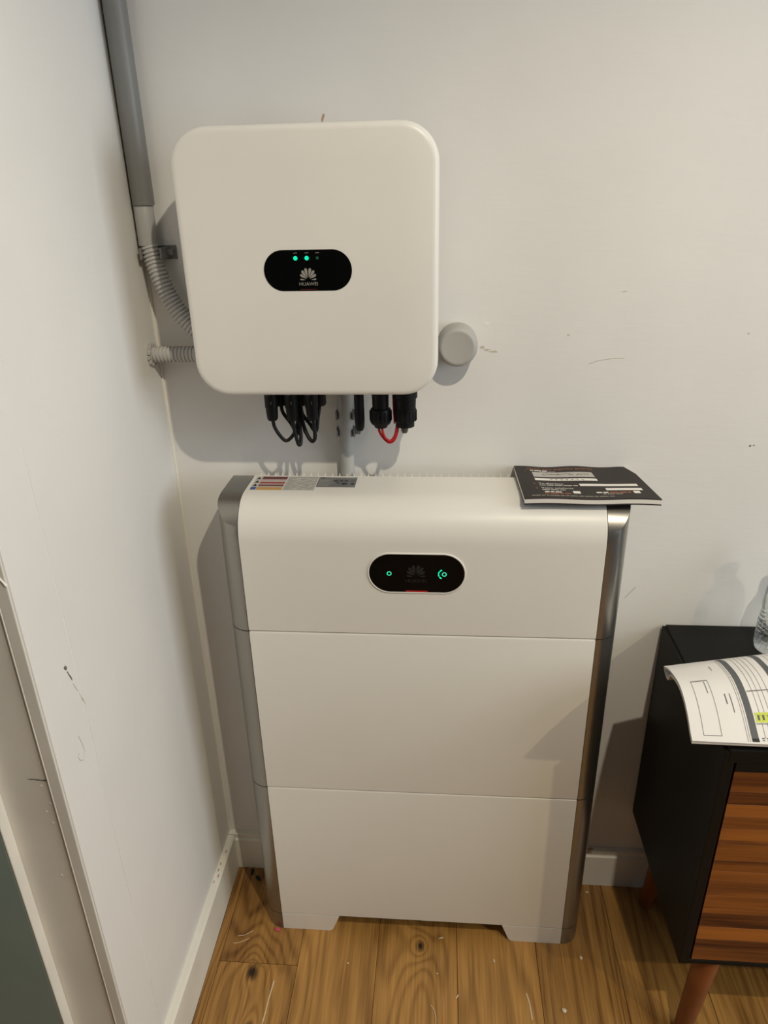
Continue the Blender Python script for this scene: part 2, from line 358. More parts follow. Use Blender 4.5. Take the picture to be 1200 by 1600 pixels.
# ------------------------------------------------------------------ conduits
PX, PY = -.4305, -.0195
t = thing('wall_pipe', 'tall grey plastic pipe running up the wall corner', 'pipe', (PX, PY, 1.39))
bm = B(); tube(bm, [(PX, PY, 1.4505), (PX, PY, CEIL-.001)], .0168, 24); obj('pipe', bm, 'pvc', t, smooth=40)
bm = B(); tube(bm, [(PX-.001, PY, 1.450), (PX-.001, PY, 1.449), (PX-.0015, PY-.001, 1.394), (PX-.0015, PY-.001, 1.392)], [.0148, .0152, .0148, .0143], 24); obj('sleeve', bm, 'pvcl', t, smooth=40, label='light grey coupling sleeve at the foot of the pipe')
def corrugated(bm, pts, r0, r1, pitch, seg=16):
    P = smoothpath(pts, 30); d = [0]
    for a, b in zip(P, P[1:]): d.append(d[-1]+(b-a).length)
    def at(s):
        for i in range(1, len(d)):
            if d[i] >= s: 
                u = (s-d[i-1])/max(d[i]-d[i-1], 1e-9); return P[i-1].lerp(P[i], u)
        return P[-1]
    path, R = [], []; s = 0
    while s < d[-1]-pitch:
        for f, r in ((0, r1), (.15, r0), (.6, r0), (.75, r1)): path.append(at(s+f*pitch)); R.append(r)
        s += pitch
    tube(bm, path, R, seg)
t = thing('corrugated_conduit', 'grey corrugated conduit curving from the corner pipe behind the inverter', 'conduit', (PX, -.03, 1.30))
bm = B(); corrugated(bm, [(PX-.001, PY-.001, 1.3915), (PX+.004, -.022, 1.372), (PX+.012, -.026, 1.345), (PX+.024, -.029, 1.315), (PX+.04, -.031, 1.288), (PX+.06, -.032, 1.265), (PX+.085, -.032, 1.247), (PX+.105, -.032, 1.243)], .0148, .0122, .0062); obj('hose', bm, 'corr', t, smooth=25)
bm = B()
for sx in (-1, 1): box(bm, (PX+.006+sx*.0165-.0016, -.037, 1.372), (PX+.006+sx*.0165+.0016, -.001, 1.389), .0005, 1)
box(bm, (PX-.012, -.0035, 1.370), (PX+.036, -.0005, 1.391), .0005, 1); box(bm, (PX+.023, -.014, 1.376), (PX+.033, -.0005, 1.386), .001, 1)
obj('clip', bm, 'pvc', t, label='grey pipe clip holding the conduit to the wall')
t = thing('corrugated_conduit', 'short horizontal grey corrugated conduit from the left wall to the inverter', 'conduit', (-.44, -.03, 1.222))
bm = B(); corrugated(bm, [(XW+.0005, -.033, 1.2225), (-.40, -.032, 1.2225), (-.36, -.032, 1.2225), (-.327, -.032, 1.2225)], .0132, .0112, .0062); obj('hose', bm, 'corr', t, smooth=25)
bm = B()
for k in range(12):
    a = 2*math.pi*k/12+.2; r = random.uniform(.014, .0165)
    box(bm, (XW+.0003, -.033+r*math.cos(a)-.003, 1.2225+r*math.sin(a)-.003), (XW+.003+random.random()*.003, -.033+r*math.cos(a)+.004, 1.2225+r*math.sin(a)+.004), .001, 1)
obj('hole_rim', bm, 'corr', t, label='broken ragged rim where the conduit leaves the wall')
VX, VY = -.131, -.0130
t = thing('wall_conduit', 'smooth grey vertical conduit between inverter and battery cabinet', 'conduit', (VX, VY, .9))
bm = B(); tube(bm, [(VX, VY, .80), (VX, VY, 1.21)], .0125, 20); obj('pipe', bm, 'pvcl', t, smooth=40)
for z in (1.112, 1.082):
    bm = B()
    for sx in (-1, 1):
        prism(bm, [(VX+sx*.0128, -.001, z-.006), (VX+sx*.0128, -.021, z-.006), (VX+sx*.0155, -.024, z-.006), (VX+sx*.0165, -.018, z-.006), (VX+sx*.0165, -.001, z-.006)], (0, 0, .013))
    box(bm, (VX+.0165, -.02, z-.002), (VX+.026, -.001, z+.008), .001, 1); box(bm, (VX-.0165, -.0012, z-.006), (VX+.0165, -.0001, z+.007))
    obj('clip', bm, 'pvc', t)
CX, CZ = .0583, 1.2325
bm = B(); lathe(bm, [(.0295, 0), (.0325, .0008), (.0325, .034), (.0315, .040), (.028, .0445), (.025, .0455), (.0235, .0452), (0, .0452)], (CX, -.0002, CZ), (0, -1, 0), 48)
tag(obj('pipe_cap', bm, 'cap', origin=(CX, 0, CZ), smooth=35), 'round grey plastic end cap on the wall right of the inverter', 'cap')

# ------------------------------------------------------------------ inverter
IX, IZ, H = -.1544, 1.3643, .1825
t = thing('solar_inverter', 'square white wall-mounted inverter with rounded corners and black display', 'inverter', (IX, 0, IZ))
bm = B(); layers = []
prof = ((-.072, .010), (-.090, .003), (-.110, .0), (-.138, 0), (-.1425, .0006), (-.1460, .0018), (-.1482, .0036), (-.1495, .0062), (-.1501, .010), (-.1503, .05))
for y, ins in prof:
    layers.append([bm.verts.new((x, y, z)) for x, z in rounded_rect(IX, IZ, H-ins, H-ins, max(.052-ins, .003), 10)])
for a, b in zip(layers, layers[1:]):
    n = len(a)
    for k in range(n): bm.faces.new((a[k], a[(k+1) % n], b[(k+1) % n], b[k]))
bm.faces.new(layers[0][::-1]); bm.faces.new(layers[-1])
obj('front_cover', bm, 'white', t, smooth=50)
bm = B(); front_poly(bm, rounded_rect(IX, IZ+.002, H-.016, H-.018, .03, 6), -.0725, -.030)
for k in range(15): box(bm, (IX-.14+.02*k-.002, -.031, IZ-.15), (IX-.14+.02*k+.002, -.012, IZ+.15))
box(bm, (IX-.12, -.014, IZ-.10), (IX+.12, -.001, IZ+.10))
obj('heat_sink', bm, 'chassis', t)
bm = B(); box(bm, (IX-.093, -.085, 1.1735), (IX-.082, -.077, 1.188), .001, 1); obj('grounding_bolt', bm, 'rubber', t)
DX, DZ = -.1556, 1.3628; YD = -.1503
bm = B(); front_poly(bm, rounded_rect(DX, DZ, .0625, .0275, .0274, 14), -.1495, YD-.0006); dw = obj('display_window', bm, 'glass', t, smooth=30, label='black glossy pill-shaped display window')
YP = YD-.0006
bm = B(); emblem(bm, DX, 1.3575, .0125, YP); obj('emblem', bm, 'print_', dw)
obj('lettering', text_bm('HUAWEI', .0066, lambda x, y, w_: Vector((DX+x*1.06, YP-.0002, 1.3425+y))), 'print_', dw)
for dx, m in ((-.0160, 'led'), (0, 'led'), (.0150, 'ledoff')):
    bm = B(); lathe(bm, [(.0030 if m == 'led' else .0021, 0), (.0030 if m == 'led' else .0021, .0003)], (DX+dx-.0005, YP, 1.3793), (0, -1, 0), 16); obj('status_light', bm, m, dw)
    bm = B(); tube(bm, [(DX+dx-.003, YP-.0001, 1.3862), (DX+dx-.001, YP-.0001, 1.3858), (DX+dx+.0005, YP-.0001, 1.3866), (DX+dx+.002, YP-.0001, 1.3858)], .0004, 5); obj('icon', bm, 'print_', dw)
bm = B(); box(bm, (DX-.012, YP-.0002, 1.3368), (DX+.012, YP, 1.3376)); obj('red_bar', bm, 'dimred', dw)
# connectors hang from the underside
def path_part(name, pts, r, m, parent, seg=10, n=6):
    bm = B(); tube(bm, smoothpath(pts, n), r, seg); return obj(name, bm, m, parent, smooth=50)
for k, cx in enumerate((-.2415, -.2085, -.1755)):
    yf = -.082
    t2 = thing('cable_connector', ('left black cable connector of the three slim ones under the inverter', 'middle black cable connector of the three slim ones under the inverter', 'right black cable connector of the three slim ones under the inverter')[k], 'connector', (cx, yf, 1.17), 'slim connectors under the inverter')
    bm = B(); lathe(bm, [(.0106, .0), (.0108, -.034), (.0098, -.035), (.0096, -.043), (.0088, -.053), (.0070, -.056), (.004, -.0565)], (cx, yf, 1.180), (0, 0, 1), 20); obj('body', bm, 'rubber', t2, smooth=35)
    bm = B(); lathe(bm, [(.0098, 0), (.0098, -.038), (.0080, -.041), (.004, -.042)], (cx+.0105, yf+.022, 1.184), (0, 0, 1), 20); obj('rear_body', bm, 'rubber', t2, smooth=35)
    bm = B()
    for dx in (-.0045, -.0005): box(bm, (cx+dx-.0006, yf-.0113, 1.168), (cx+dx+.0006, yf-.0100, 1.174))
    bm2 = text_bm('1', .007, lambda x, y, w_: Vector((cx+.002+x, yf-.0112, 1.153+y)), bm); obj('marking', bm2, 'print_', t2, label='grey printed tick marks')
Zc = 1.130
cabs = thing('cable_loop', 'black cables looping between the three slim connectors under the inverter', 'cable', (-.207, -.08, 1.08))
path_part('cable', [(-.2412, -.082, Zc), (-.2400, -.082, 1.114), (-.232, -.082, 1.098), (-.222, -.080, 1.088), (-.210, -.075, 1.098), (-.204, -.068, 1.115), (-.2035, -.062, 1.142)], .0030, 'cable', cabs)
path_part('cable', [(-.231, -.060, 1.145), (-.2285, -.060, 1.13), (-.216, -.062, 1.112), (-.2095, -.064, 1.100), (-.204, -.064, 1.096), (-.202, -.066, 1.11), (-.204, -.07, 1.132)], .0030, 'cable', cabs)
path_part('cable', [(-.2083, -.082, Zc), (-.2075, -.083, 1.115), (-.2045, -.084, 1.097), (-.2015, -.084, 1.0835), (-.1985, -.081, 1.0832), (-.198, -.076, 1.097), (-.2, -.07, 1.118), (-.201, -.062, 1.142)], .0031, 'cable', cabs)
path_part('cable', [(-.198, -.060, 1.145), (-.196, -.060, 1.128), (-.184, -.064, 1.112), (-.176, -.07, 1.1025), (-.171, -.075, 1.106), (-.1685, -.07, 1.125), (-.166, -.062, 1.142)], .0030, 'cable', cabs)
path_part('cable', [(-.1753, -.082, Zc), (-.1735, -.082, 1.112), (-.1735, -.082, 1.094), (-.1785, -.081, 1.0875), (-.1855, -.077, 1.094), (-.192, -.072, 1.108), (-.197, -.066, 1.124), (-.199, -.062, 1.142)], .0032, 'cable', cabs)
path_part('cable_end', [(-.1975, -.066, 1.14), (-.1955, -.066, 1.12), (-.1925, -.068, 1.102), (-.191, -.068, 1.098)], .0030, 'cable', cabs)
bm = B(); lathe(bm, [(.0080, .0), (.0082, -.055), (.0074, -.068), (.0052, -.0735), (.001, -.075)], (-.0985, -.080, 1.180), (0, 0, 1), 24)
tag(obj('antenna_stick', bm, 'rubber', origin=(-.0985, -.080, 1.18), smooth=40), 'black rounded antenna stick under the inverter beside the grey conduit', 'antenna')
def big_conn(cx, cy, lab, prof, ribs, cols):
    t2 = thing('round_connector', lab, 'connector', (cx, cy, 1.18), 'large round connectors under the inverter')
    bm = B(); lathe(bm, prof, (cx, cy, 1.184), (0, 0, 1), 28); obj('body', bm, 'rubber', t2, smooth=30)
    bm = B()
    for k in range(18):
        a = 2*math.pi*k/18; r = ribs[0]
        tube(bm, [(cx+r*math.cos(a), cy+r*math.sin(a), 1.184-ribs[1]), (cx+r*math.cos(a), cy+r*math.sin(a), 1.184-ribs[2])], .0011, 6)
    obj('coupling_ring', bm, 'rubber', t2, smooth=40)
    return t2
c1 = big_conn(-.0640, -.080, 'left one of the two thick black round connectors under the inverter', [(.0140, 0), (.0143, -.018), (.0135, -.019), (.0132, -.040), (.0160, -.041), (.0172, -.044), (.0172, -.062), (.0150, -.066), (.0120, -.0675), (.0100, -.072), (.002, -.072)], (.0172, .044, .060), None)
c2 = big_conn(-.0245, -.080, 'right one of the two thick black round connectors, grey plug below', [(.0198, 0), (.0200, -.022), (.0178, -.024), (.0172, -.040), (.0180, -.041), (.0182, -.044), (.0178, -.060), (.0150, -.062), (.0150, -.070), (.002, -.070)], (.0180, .043, .060), None)
bm = B(); lathe(bm, [(.0062, 0), (.0058, -.008), (.0040, -.012), (.0010, -.0128)], (-.0255, -.080, 1.1145), (0, 0, 1), 16); obj('plug', bm, 'plug', c2, smooth=40, label='grey green plug')
rc = thing('red_cable', 'red cables looping between the two thick round connectors', 'cable', (-.05, -.08, 1.09))
path_part('cable', [(-.0675, -.082, 1.116), (-.0665, -.082, 1.105), (-.060, -.082, 1.094), (-.0515, -.082, 1.0865), (-.044, -.082, 1.089), (-.0385, -.082, 1.100), (-.0355, -.082, 1.118)], .0021, 'redcable', rc)
path_part('cable', [(-.0615, -.085, 1.116), (-.0610, -.085, 1.106), (-.0565, -.085, 1.095), (-.049, -.084, 1.090), (-.0425, -.083, 1.096), (-.0390, -.083, 1.108), (-.0375, -.083, 1.120)], .0020, 'redcable', rc)
path_part('cable', [(-.0435, -.076, 1.165), (-.0430, -.080, 1.150), (-.0420, -.086, 1.135), (-.0412, -.086, 1.120)], .0016, 'redcable', rc)

# ------------------------------------------------------------------ battery cabinet
YF, YB, XA, XO, RC = -.162, -.0262, .2968, .3355, .038
ZB, Z2, Z1, ZT = .0462, .4062, .7662, 1.0048
t = thing('battery_cabinet', 'tall white home battery cabinet with silver rounded sides on the floor', 'battery', (0, (YF+YB)/2, 0))
def ztop(y):                                                   # top surface: flat, rolling over to the front
    y0 = -.098; 
    if y >= y0: return ZT
    u = min(1, (y0-y)/(y0-YF)); return ZT-.066*(1-math.sqrt(max(0, 1-u**2.3)))
def white_panel(bm, z0, z1, top=False, yf=YF):
    if top:
        prof = [(YB, z0), (YB, ZT)]
        prof += [(y, ztop(y)) for y in [-.098+(YF+.098)*(math.sin(k/18*math.pi/2)) for k in range(19)]]
        prof += [(YF, z0+.0014), (YF+.0014, z0)]
    else:
        prof = [(YB-.02, z0), (YB-.02, z1+.0006), (YF+.0046, z1+.0006), (YF+.0012, z1-.0016), (YF, z1-.0050), (YF, z0+.0014), (YF+.0014, z0)]
    prism(bm, [(-XA, y, z) for y, z in prof], (2*XA, 0, 0))
def side_trim(bm, s, z0, z1, top=False, cut=0.0):
    pts = [(XA+.0009, YF)]
    pts += [(XO-RC+RC*math.sin(a), YF+RC-RC*math.cos(a)) for a in [math.pi/2*k/12 for k in range(13)]][1:]
    ys = [YF+RC+(YB-YF-RC)*k/10 for k in range(1, 11)]
    pts += [(XO, y) for y in ys]
    outer_b = [bm.verts.new((s*x, y, z0)) for x, y in pts]
    outer_t = [bm.verts.new((s*x, y, (ztop(y) if top else z1))) for x, y in pts]
    inner_b = [bm.verts.new((s*(XA+.0009), y, z0)) for x, y in pts[1:]]
    inner_t = [bm.verts.new((s*(XA+.0009), y, (ztop(y) if top else z1))) for x, y in pts[1:]]
    n = len(pts)
    for k in range(n-1): bm.faces.new((outer_b[k], outer_b[k+1], outer_t[k+1], outer_t[k]))
    ib = [outer_b[0]]+inner_b; it = [outer_t[0]]+inner_t
    for A, Bq in ((it, outer_t), (ib, outer_b)):
        bm.faces.new((A[0], A[1], Bq[1]))
        for k in range(1, n-1): bm.faces.new((A[k], A[k+1], Bq[k+1], Bq[k]))
    for k in range(n-1): bm.faces.new((ib[k], ib[k+1], it[k+1], it[k]))
    bm.faces.new((ib[-1], outer_b[-1], outer_t[-1], it[-1]))
G = .0009
def module(name, z0, z1, top=False, label=None):
    bm = B(); white_panel(bm, z0+G, z1-(0 if top else G), top)
    p = obj(name, bm, 'white', t, smooth=22, label=label)
    for s in (-1, 1):
        bm = B(); side_trim(bm, s, z0+G, z1-(0 if top else G), top); obj('side_trim', bm, 'silver', p, smooth=38, label='silver rounded side trim')
    return p
cm = module('control_module', Z1, ZT, True, 'white top module with rounded front edge and black display')
module('battery_module', Z2, Z1); module('battery_module', ZB, Z2)
bm = B(); box(bm, (-XO+.012, YF+.016, ZB), (XO-.012, YB-.001, Z1)); obj('chassis', bm, 'core', t)
# feet
for s in (-1, 1):
    bm = B(); prism(bm, [(s*XA, YF+.0003, ZB-.0006), (s*.173, YF+.0003, ZB-.0006), (s*.188, YF+.0003, .005), (s*.194, YF+.0003, 0), (s*XA, YF+.0003, 0)], (0, .13, 0))
    f = obj('foot', bm, 'white', t)
    bm = B(); side_trim(bm, s, 0.0002, ZB-.0008); obj('foot_trim', bm, 'silver', f, smooth=38, label='silver rounded side of the foot')
# display
EX, EZ = -.004, .8872
_P = rounded_rect(EX, EZ, .0797, .0362, .0361, 16); _P.append(_P[0])
bm = B(); tube(bm, [(x, YF-.0006, z) for x, z in _P], .0015, 8, caps=False); obj('display_rim', bm, 'white', t, smooth=60, label='white raised rim around the black display')
bm = B(); front_poly(bm, rounded_rect(EX, EZ, .0785, .0350, .0349, 16), YF+.002, YF-.0014); dw = obj('display_window', bm, 'glass', t, smooth=30, label='black glossy pill-shaped display window')
YP = YF-.0014
bm = B(); emblem(bm, EX-.001, .8915, .0165, YP); obj('emblem', bm, 'faint', dw)
obj('lettering', text_bm('HUAWEI', .0085, lambda x, y, w_: Vector((EX-.001+x*1.06, YP-.0002, .8710+y))), 'faint', dw)
def ring(bm, cx, cz, r, rt_): tube(bm, [(cx+r*math.cos(2*math.pi*k/20), YP-.0002, cz+r*math.sin(2*math.pi*k/20)) for k in range(21)], rt_, 6, caps=False)
bm = B(); ring(bm, -.0492, .8868, .0033, .0008); obj('status_light', bm, 'ledring', dw)
bm = B(); ring(bm, .0415, .8868, .0033, .0008); obj('status_light', bm, 'ledring', dw)
for a0, a1 in ((118, 142), (150, 172), (180, 202), (212, 238)):
    bm = B(); tube(bm, [(.0425+.0105*math.cos(math.radians(a)), YP-.0002, .8868+.0092*math.sin(math.radians(a))) for a in (a0, (a0+a1)/2, a1)], .0011, 6); obj('charge_light', bm, 'led', dw)
bm = B(); box(bm, (EX-.018, YP-.0002, .8532), (EX+.018, YP, .8550)); obj('red_bar', bm, 'red', dw)
# ribs along the rear edge of the top
bm = B()
for k in range(46):
    x = -.285+k*.0128
    prism(bm, [(x-.0014, YB, ZT-.004), (x+.0014, YB, ZT-.004), (x+.0003, YB, ZT+.0045), (x-.0003, YB, ZT+.0045)], (0, .004, 0))
o = obj('vent_ribs', bm, 'white', cm); o['kind'] = 'stuff'
# stickers on top
def flat(bm, x0, x1, y0, y1, h): box(bm, (x0, y0-.006, ZT), (x1, y1-.006, ZT+h))
ST = [(-.302+.012, -.233)]
bm = B(); flat(bm, -.2905, -.2345, -.0880, -.0250, .0003); s1 = obj('warning_sticker', bm, 'stk_white', t, label='white sticker with red and orange warning rows')
row = [(.0, .22, 'stk_dred'), (.22, .42, 'stk_pale'), (.42, .54, 'stk_red'), (.54, .62, 'stk_pale'), (.62, .72, 'stk_dred'), (.72, .82, 'stk_pale'), (.82, 1.0, 'stk_org')]
for a, b, m in row:
    bm = B(); flat(bm, -.2790, -.2350, -.0258-b*.0615, -.0258-a*.0615, .0005); obj('print_row', bm, m, s1)
for k in range(4):
    y = -.039-.0158*k; bm = B(); prism(bm, [(-.2888, y-.006, ZT+.0003), (-.2812, y-.006, ZT+.0003), (-.285, y+.005, ZT+.0003)] if k < 3 else [(-.2895, y-.006, ZT+.0003), (-.2805, y-.006, ZT+.0003), (-.2805, y+.005, ZT+.0003), (-.2895, y+.005, ZT+.0003)], (0, 0, .0002)); obj('symbol', bm, 'stk_blk' if k < 3 else 'stk_blue', s1)
bm = B(); flat(bm, -.2335, -.1795, -.0880, -.0250, .0003); s2 = obj('instruction_sticker', bm, 'stk_white', t, label='pale sticker with small grey instruction text')
bm = B()
flat(bm, -.2325, -.1805, -.0300, -.0262, .0005)
for k in range(19):
    y = -.0330-k*.0029; x = -.2320
    while x < -.182:
        l = random.uniform(.006, .022); flat(bm, x, min(x+l, -.1805), y-.0014, y, .0005); x += l+random.uniform(.002, .009)
obj('text', bm, 'stk_txt', s2)
bm = B(); flat(bm, -.1785, -.1115, -.0725, -.0270, .0003); s3 = obj('rating_sticker', bm, 'stk_grey', t, label='grey rating plate sticker with black marks')
bm = B()
for k in range(6): flat(bm, -.176, -.150-.004*(k % 3), -.0365-k*.0058, -.0345-k*.0058, .0005)
flat(bm, -.158, -.114, -.0312, -.0288, .0005); obj('text', bm, 'stk_txt', s3)
bm = B()
for x, y, a, b in ((-.172, -.0305, .004, .0022), (-.147, -.044, .004, .0026), (-.138, -.044, .004, .0026), (-.129, -.044, .004, .0026), (-.143, -.053, .0028, .002), (-.131, -.057, .0055, .0036), (-.117, -.057, .003, .004)):
    prism(bm, [(x+a*math.cos(2*math.pi*k/10), y-.006+b*math.sin(2*math.pi*k/10), ZT+.0003) for k in range(10)], (0, 0, .0002))
bm = text_bm('CE', .0075, lambda x, y, w_: Vector((-.1185+x, -.0525+y*.9, ZT+.0005)), bm); obj('symbols', bm, 'stk_blk', s3)

# ------------------------------------------------------------------ brochure on the battery
bk = thing('brochure', 'dark brochure with white form fields lying on the battery cabinet', 'brochure', (.26, -.09, ZT))
C00, C10, C11, C01 = Vector((.1658, -.1475)), Vector((.3772, -.1445)), Vector((.3572, -.0025)), Vector((.1618, -.0035))
def bp(u, v, z):
    p = (C00*(1-u)+C10*u)*(1-v)+(C01*(1-u)+C11*u)*v
    if u > .9 and v > .9: p = p+Vector((-.008, -.003))*((u-.9)*10*(v-.9)*10)
    return Vector((p.x, p.y, z+.0013*math.sin(u*9)*(1-v)*.8+.0012*math.sin(u*13+1)*v-.0022*max(0, u-.75)*4*(1-v)*.6))
def slab(bm, za, zb, nu=24, nv=4, ins=0.0):
    U = [ins+(1-2*ins)*i/nu for i in range(nu+1)]; V = [ins*.8+(1-1.6*ins)*j/nv for j in range(nv+1)]
    top = [[bm.verts.new(bp(u, v, zb)) for u in U] for v in V]; bot = [[bm.verts.new(bp(u, v, za)) for u in U] for v in V]
    for j in range(nv):
        for i in range(nu):
            bm.faces.new((top[j][i], top[j][i+1], top[j+1][i+1], top[j+1][i])); bm.faces.new((bot[j][i], bot[j+1][i], bot[j+1][i+1], bot[j][i+1]))
    loop = [(0, i) for i in range(nu)]+[(j, nu) for j in range(nv)]+[(nv, i) for i in range(nu, 0, -1)]+[(j, 0) for j in range(nv, 0, -1)]
    for a, b in zip(loop, loop[1:]+loop[:1]): bm.faces.new((bot[a[0]][a[1]], bot[b[0]][b[1]], top[b[0]][b[1]], top[a[0]][a[1]]))
ZK = 1.0168
bm = B(); slab(bm, 1.0060, 1.0080); obj('back_cover', bm, 'cover', bk, smooth=40)
bm = B(); slab(bm, 1.0081, 1.0152, ins=.002); obj('pages', bm, 'pages', bk, smooth=40, label='cream page block')
bm = B(); slab(bm, 1.0153, ZK); cv = obj('front_cover', bm, 'cover', bk, smooth=40)
def field(m, u0, u1, v0, v1, h=.0002, name='form_field'):
    bm = B(); n = max(2, int((u1-u0)*24)); sheet(bm, [[bp(u0+(u1-u0)*i/n, v, ZK+h) for i in range(n+1)] for v in (v0, (v0+v1)/2, v1)]); return obj(name, bm, m, cv)
field('gprint', .135, .640, .645, .800); field('wprint', .135, .640, .530, .600)
field('wprint', .470, .920, .370, .435); field('wprint', .650, .925, .245, .310); field('wprint', .385, .440, .150, .215); field('wprint', .840, .888, .155, .220)
def print_text(s, u, v, size, m, sx=1.0, h=.0003):
    W, D = .205, .146
    obj('lettering', text_bm(s, size, lambda x, y, w_: bp(u+(x+w_/2)*sx/W, v+y/D, ZK+h)), m, cv)
def dashes(u, v, length, h, m, seed):
    # print too small to read in the photograph: word-length dashes
    R_ = random.Random(seed); W, D = .205, .146; x = 0; bm = B()
    while x < length-.003:
        l = min(R_.uniform(.004, .014), length-x)
        sheet(bm, [[bp(u+(x+l*i/2)/W, v+dy/D, ZK+.0003) for i in range(3)] for dy in (0, h)]); x += l+.0018
    obj('small_print', bm, m, cv)
def scribble(u, v, length, h, m, seed, step=.0016):
    R_ = random.Random(seed); W, D = .205, .146; pts = []; x = 0
    while x < length:
        pts.append(bp(u+x/W, v+R_.uniform(0, h)/D, ZK+.0004)); x += step*R_.uniform(.5, 1.3)
    bm = B(); tube(bm, smoothpath(pts, 3), .00035, 5); obj('handwriting', bm, m, cv)
print_text('Houd deze gegevens goed bij', .110, .885, .0105, 'orange', .93); print_text('1', .085, .83, .007, 'orange'); dashes(.125, .838, .030, .0035, 'wprint', 1); dashes(.20, .812, .028, .0015, 'wprint', 2)
scribble(.21, .70, .055, .0075, 'scuff', 3); scribble(.50, .70, .022, .0065, 'scuff', 4)
for k in range(7): scribble(.26+k*.042, .54, .0042, .0060, 'scuff', 10+k, .0009)
print_text('2', .105, .405, .008, 'orange'); print_text('Tv-diensten', .150, .410, .0085, 'wprint'); dashes(.150, .372, .062, .0018, 'wprint', 5)
print_text('3', .112, .265, .008, 'orange'); print_text('Vaste telefonie', .155, .275, .0085, 'wprint'); dashes(.158, .235, .040, .0020, 'wprint', 6)
dashes(.170, .165, .026, .0040, 'wprint', 7); dashes(.165, .125, .040, .0030, 'orange', 8); dashes(.560, .165, .020, .0045, 'wprint', 9); dashes(.66, .165, .032, .0040, 'orange', 20); dashes(.60, .130, .034, .0018, 'scuffl', 21)
dashes(.06, .068, .130, .0014, 'scuffl', 22)

# ------------------------------------------------------------------ sideboard
SX0, SX1, SYF, SYB, SZ0, SZ1 = .4565, 1.26, -.343, -.006, .2225, .7005
sb = thing('sideboard', 'black sideboard with striped reddish wood drawers and tapered wooden legs', 'cabinet', ((SX0+SX1)/2, -.17, 0))
T = .0165
bm = B(); box(bm, (SX0, SYF, SZ0), (SX0+T, SYB, SZ1-.0035), .0012); obj('side_panel', bm, 'black', sb)
bm = B(); box(bm, (SX1-T, SYF, SZ0), (SX1, SYB, SZ1-.0035), .0012); obj('side_panel', bm, 'black', sb)
bm = B(); box(bm, (SX0+.006, SYF-.0005, SZ1-.024), (SX1-.006, SYB, SZ1), .0022); obj('top_panel', bm, 'black', sb)
bm = B(); box(bm, (SX0+T, SYF+.001, SZ0), (SX1-T, SYB, SZ0+.010), .001); obj('bottom_panel', bm, 'black', sb)
bm = B(); box(bm, (SX0+T, SYB-.006, SZ0+.010), (SX1-T, SYB, SZ1-.024)); obj('back_panel', bm, 'black', sb)
bm = B(); xm = (SX0+SX1)/2; box(bm, (xm-.008, SYF+.001, SZ0+.010), (xm+.008, SYB-.006, SZ1-.024), .001); obj('divider', bm, 'black', sb)
rows = [(.2345, .3615), (.3630, .5165), (.5180, .6590)]
for (xa, xb) in ((SX0+T+.0035, xm-.0085), (xm+.0085, SX1-T-.0035)):
    for z0, z1 in rows:
        bm = B(); box(bm, (xa, SYF+.018, z0+.0004), (xb, SYF+.30, z1-.0004), .0005, 1); dr = obj('drawer', bm, 'legwood', sb)
        zz = [z0]; 
        while zz[-1] < z1-.04: zz.append(zz[-1]+random.uniform(.018, .036))
        zz.append(z1)
        for za, zb in zip(zz, zz[1:]):
            bm = B(); box(bm, (xa, SYF+.0015-random.uniform(0, .0001), za+.00005), (xb, SYF+.018, zb-.00005), .00015, 1)
            obj('stave', bm, 'acacia', dr, origin=(xa+random.uniform(-.3, .3), SYF, (za+zb)/2))
    bm = B(); box(bm, (xa, SYF+.001, .6590), (xb, SYF+.03, SZ1-.024)); obj('rail', bm, 'black', sb)
for lx, ly, dx, dy in ((.521, -.312, -.026, -.014), (.521, -.062, -.022, .006), (1.195, -.312, .026, -.014), (1.195, -.062, .022, .006)):
    bm = B(); tube(bm, [(lx, ly, SZ0-.0002), (lx+dx*.03, ly+dy*.03, SZ0-.004), (lx+dx*.96, ly+dy*.96, .006), (lx+dx, ly+dy, .0001)], [.0225, .0225, .0150, .0138], 24); obj('leg', bm, 'legwood', sb, smooth=40)

# ------------------------------------------------------------------ papers on the sideboard
pp = thing('document_stack', 'folded white paper forms overhanging the left edge of the sideboard', 'papers', (.56, -.25, SZ1))
PL = [(-.174, .725), (-.195, .736), (-.214, .743), (-.251, .7505), (-.283, .7465), (-.311, .7345), (-.333, .7205), (-.344, .7165)]
PR = [(-.127, .7255), (-.150, .742), (-.174, .751), (-.216, .757), (-.258, .752), (-.298, .7395), (-.332, .7235), (-.348, .7165)]
def cat(P, s):
    n = len(P)-1; f = s*n; i = min(int(f), n-1); u = f-i
    g = lambda k: Vector(P[max(0, min(n, k))])
    a, b, c, d = g(i-1), g(i), g(i+1), g(i+2)
    return .5*((2*b)+(c-a)*u+(2*a-5*b+4*c-d)*u*u+(3*b-a-3*c+d)*u**3)
def ps(x, s, h=0.0):                       # point on the upper leaf: x, s from fold (0) to free edge (1)
    k = (x-.41)/.2; p = cat(PL, s).lerp(cat(PR, s), k); 
    q = cat(PL, max(0, s-.02)).lerp(cat(PR, max(0, s-.02)), k); r = cat(PL, min(1, s+.02)).lerp(cat(PR, min(1, s+.02)), k)
    d = (r-q).normalized(); nrm = Vector((-d.y, d.x)); nrm = nrm if nrm.y > 0 else -nrm
    p = p+nrm*h
    return Vector((x-(s*.004), p.x, p.y-max(0, x-.6)*.09))
XR = .66
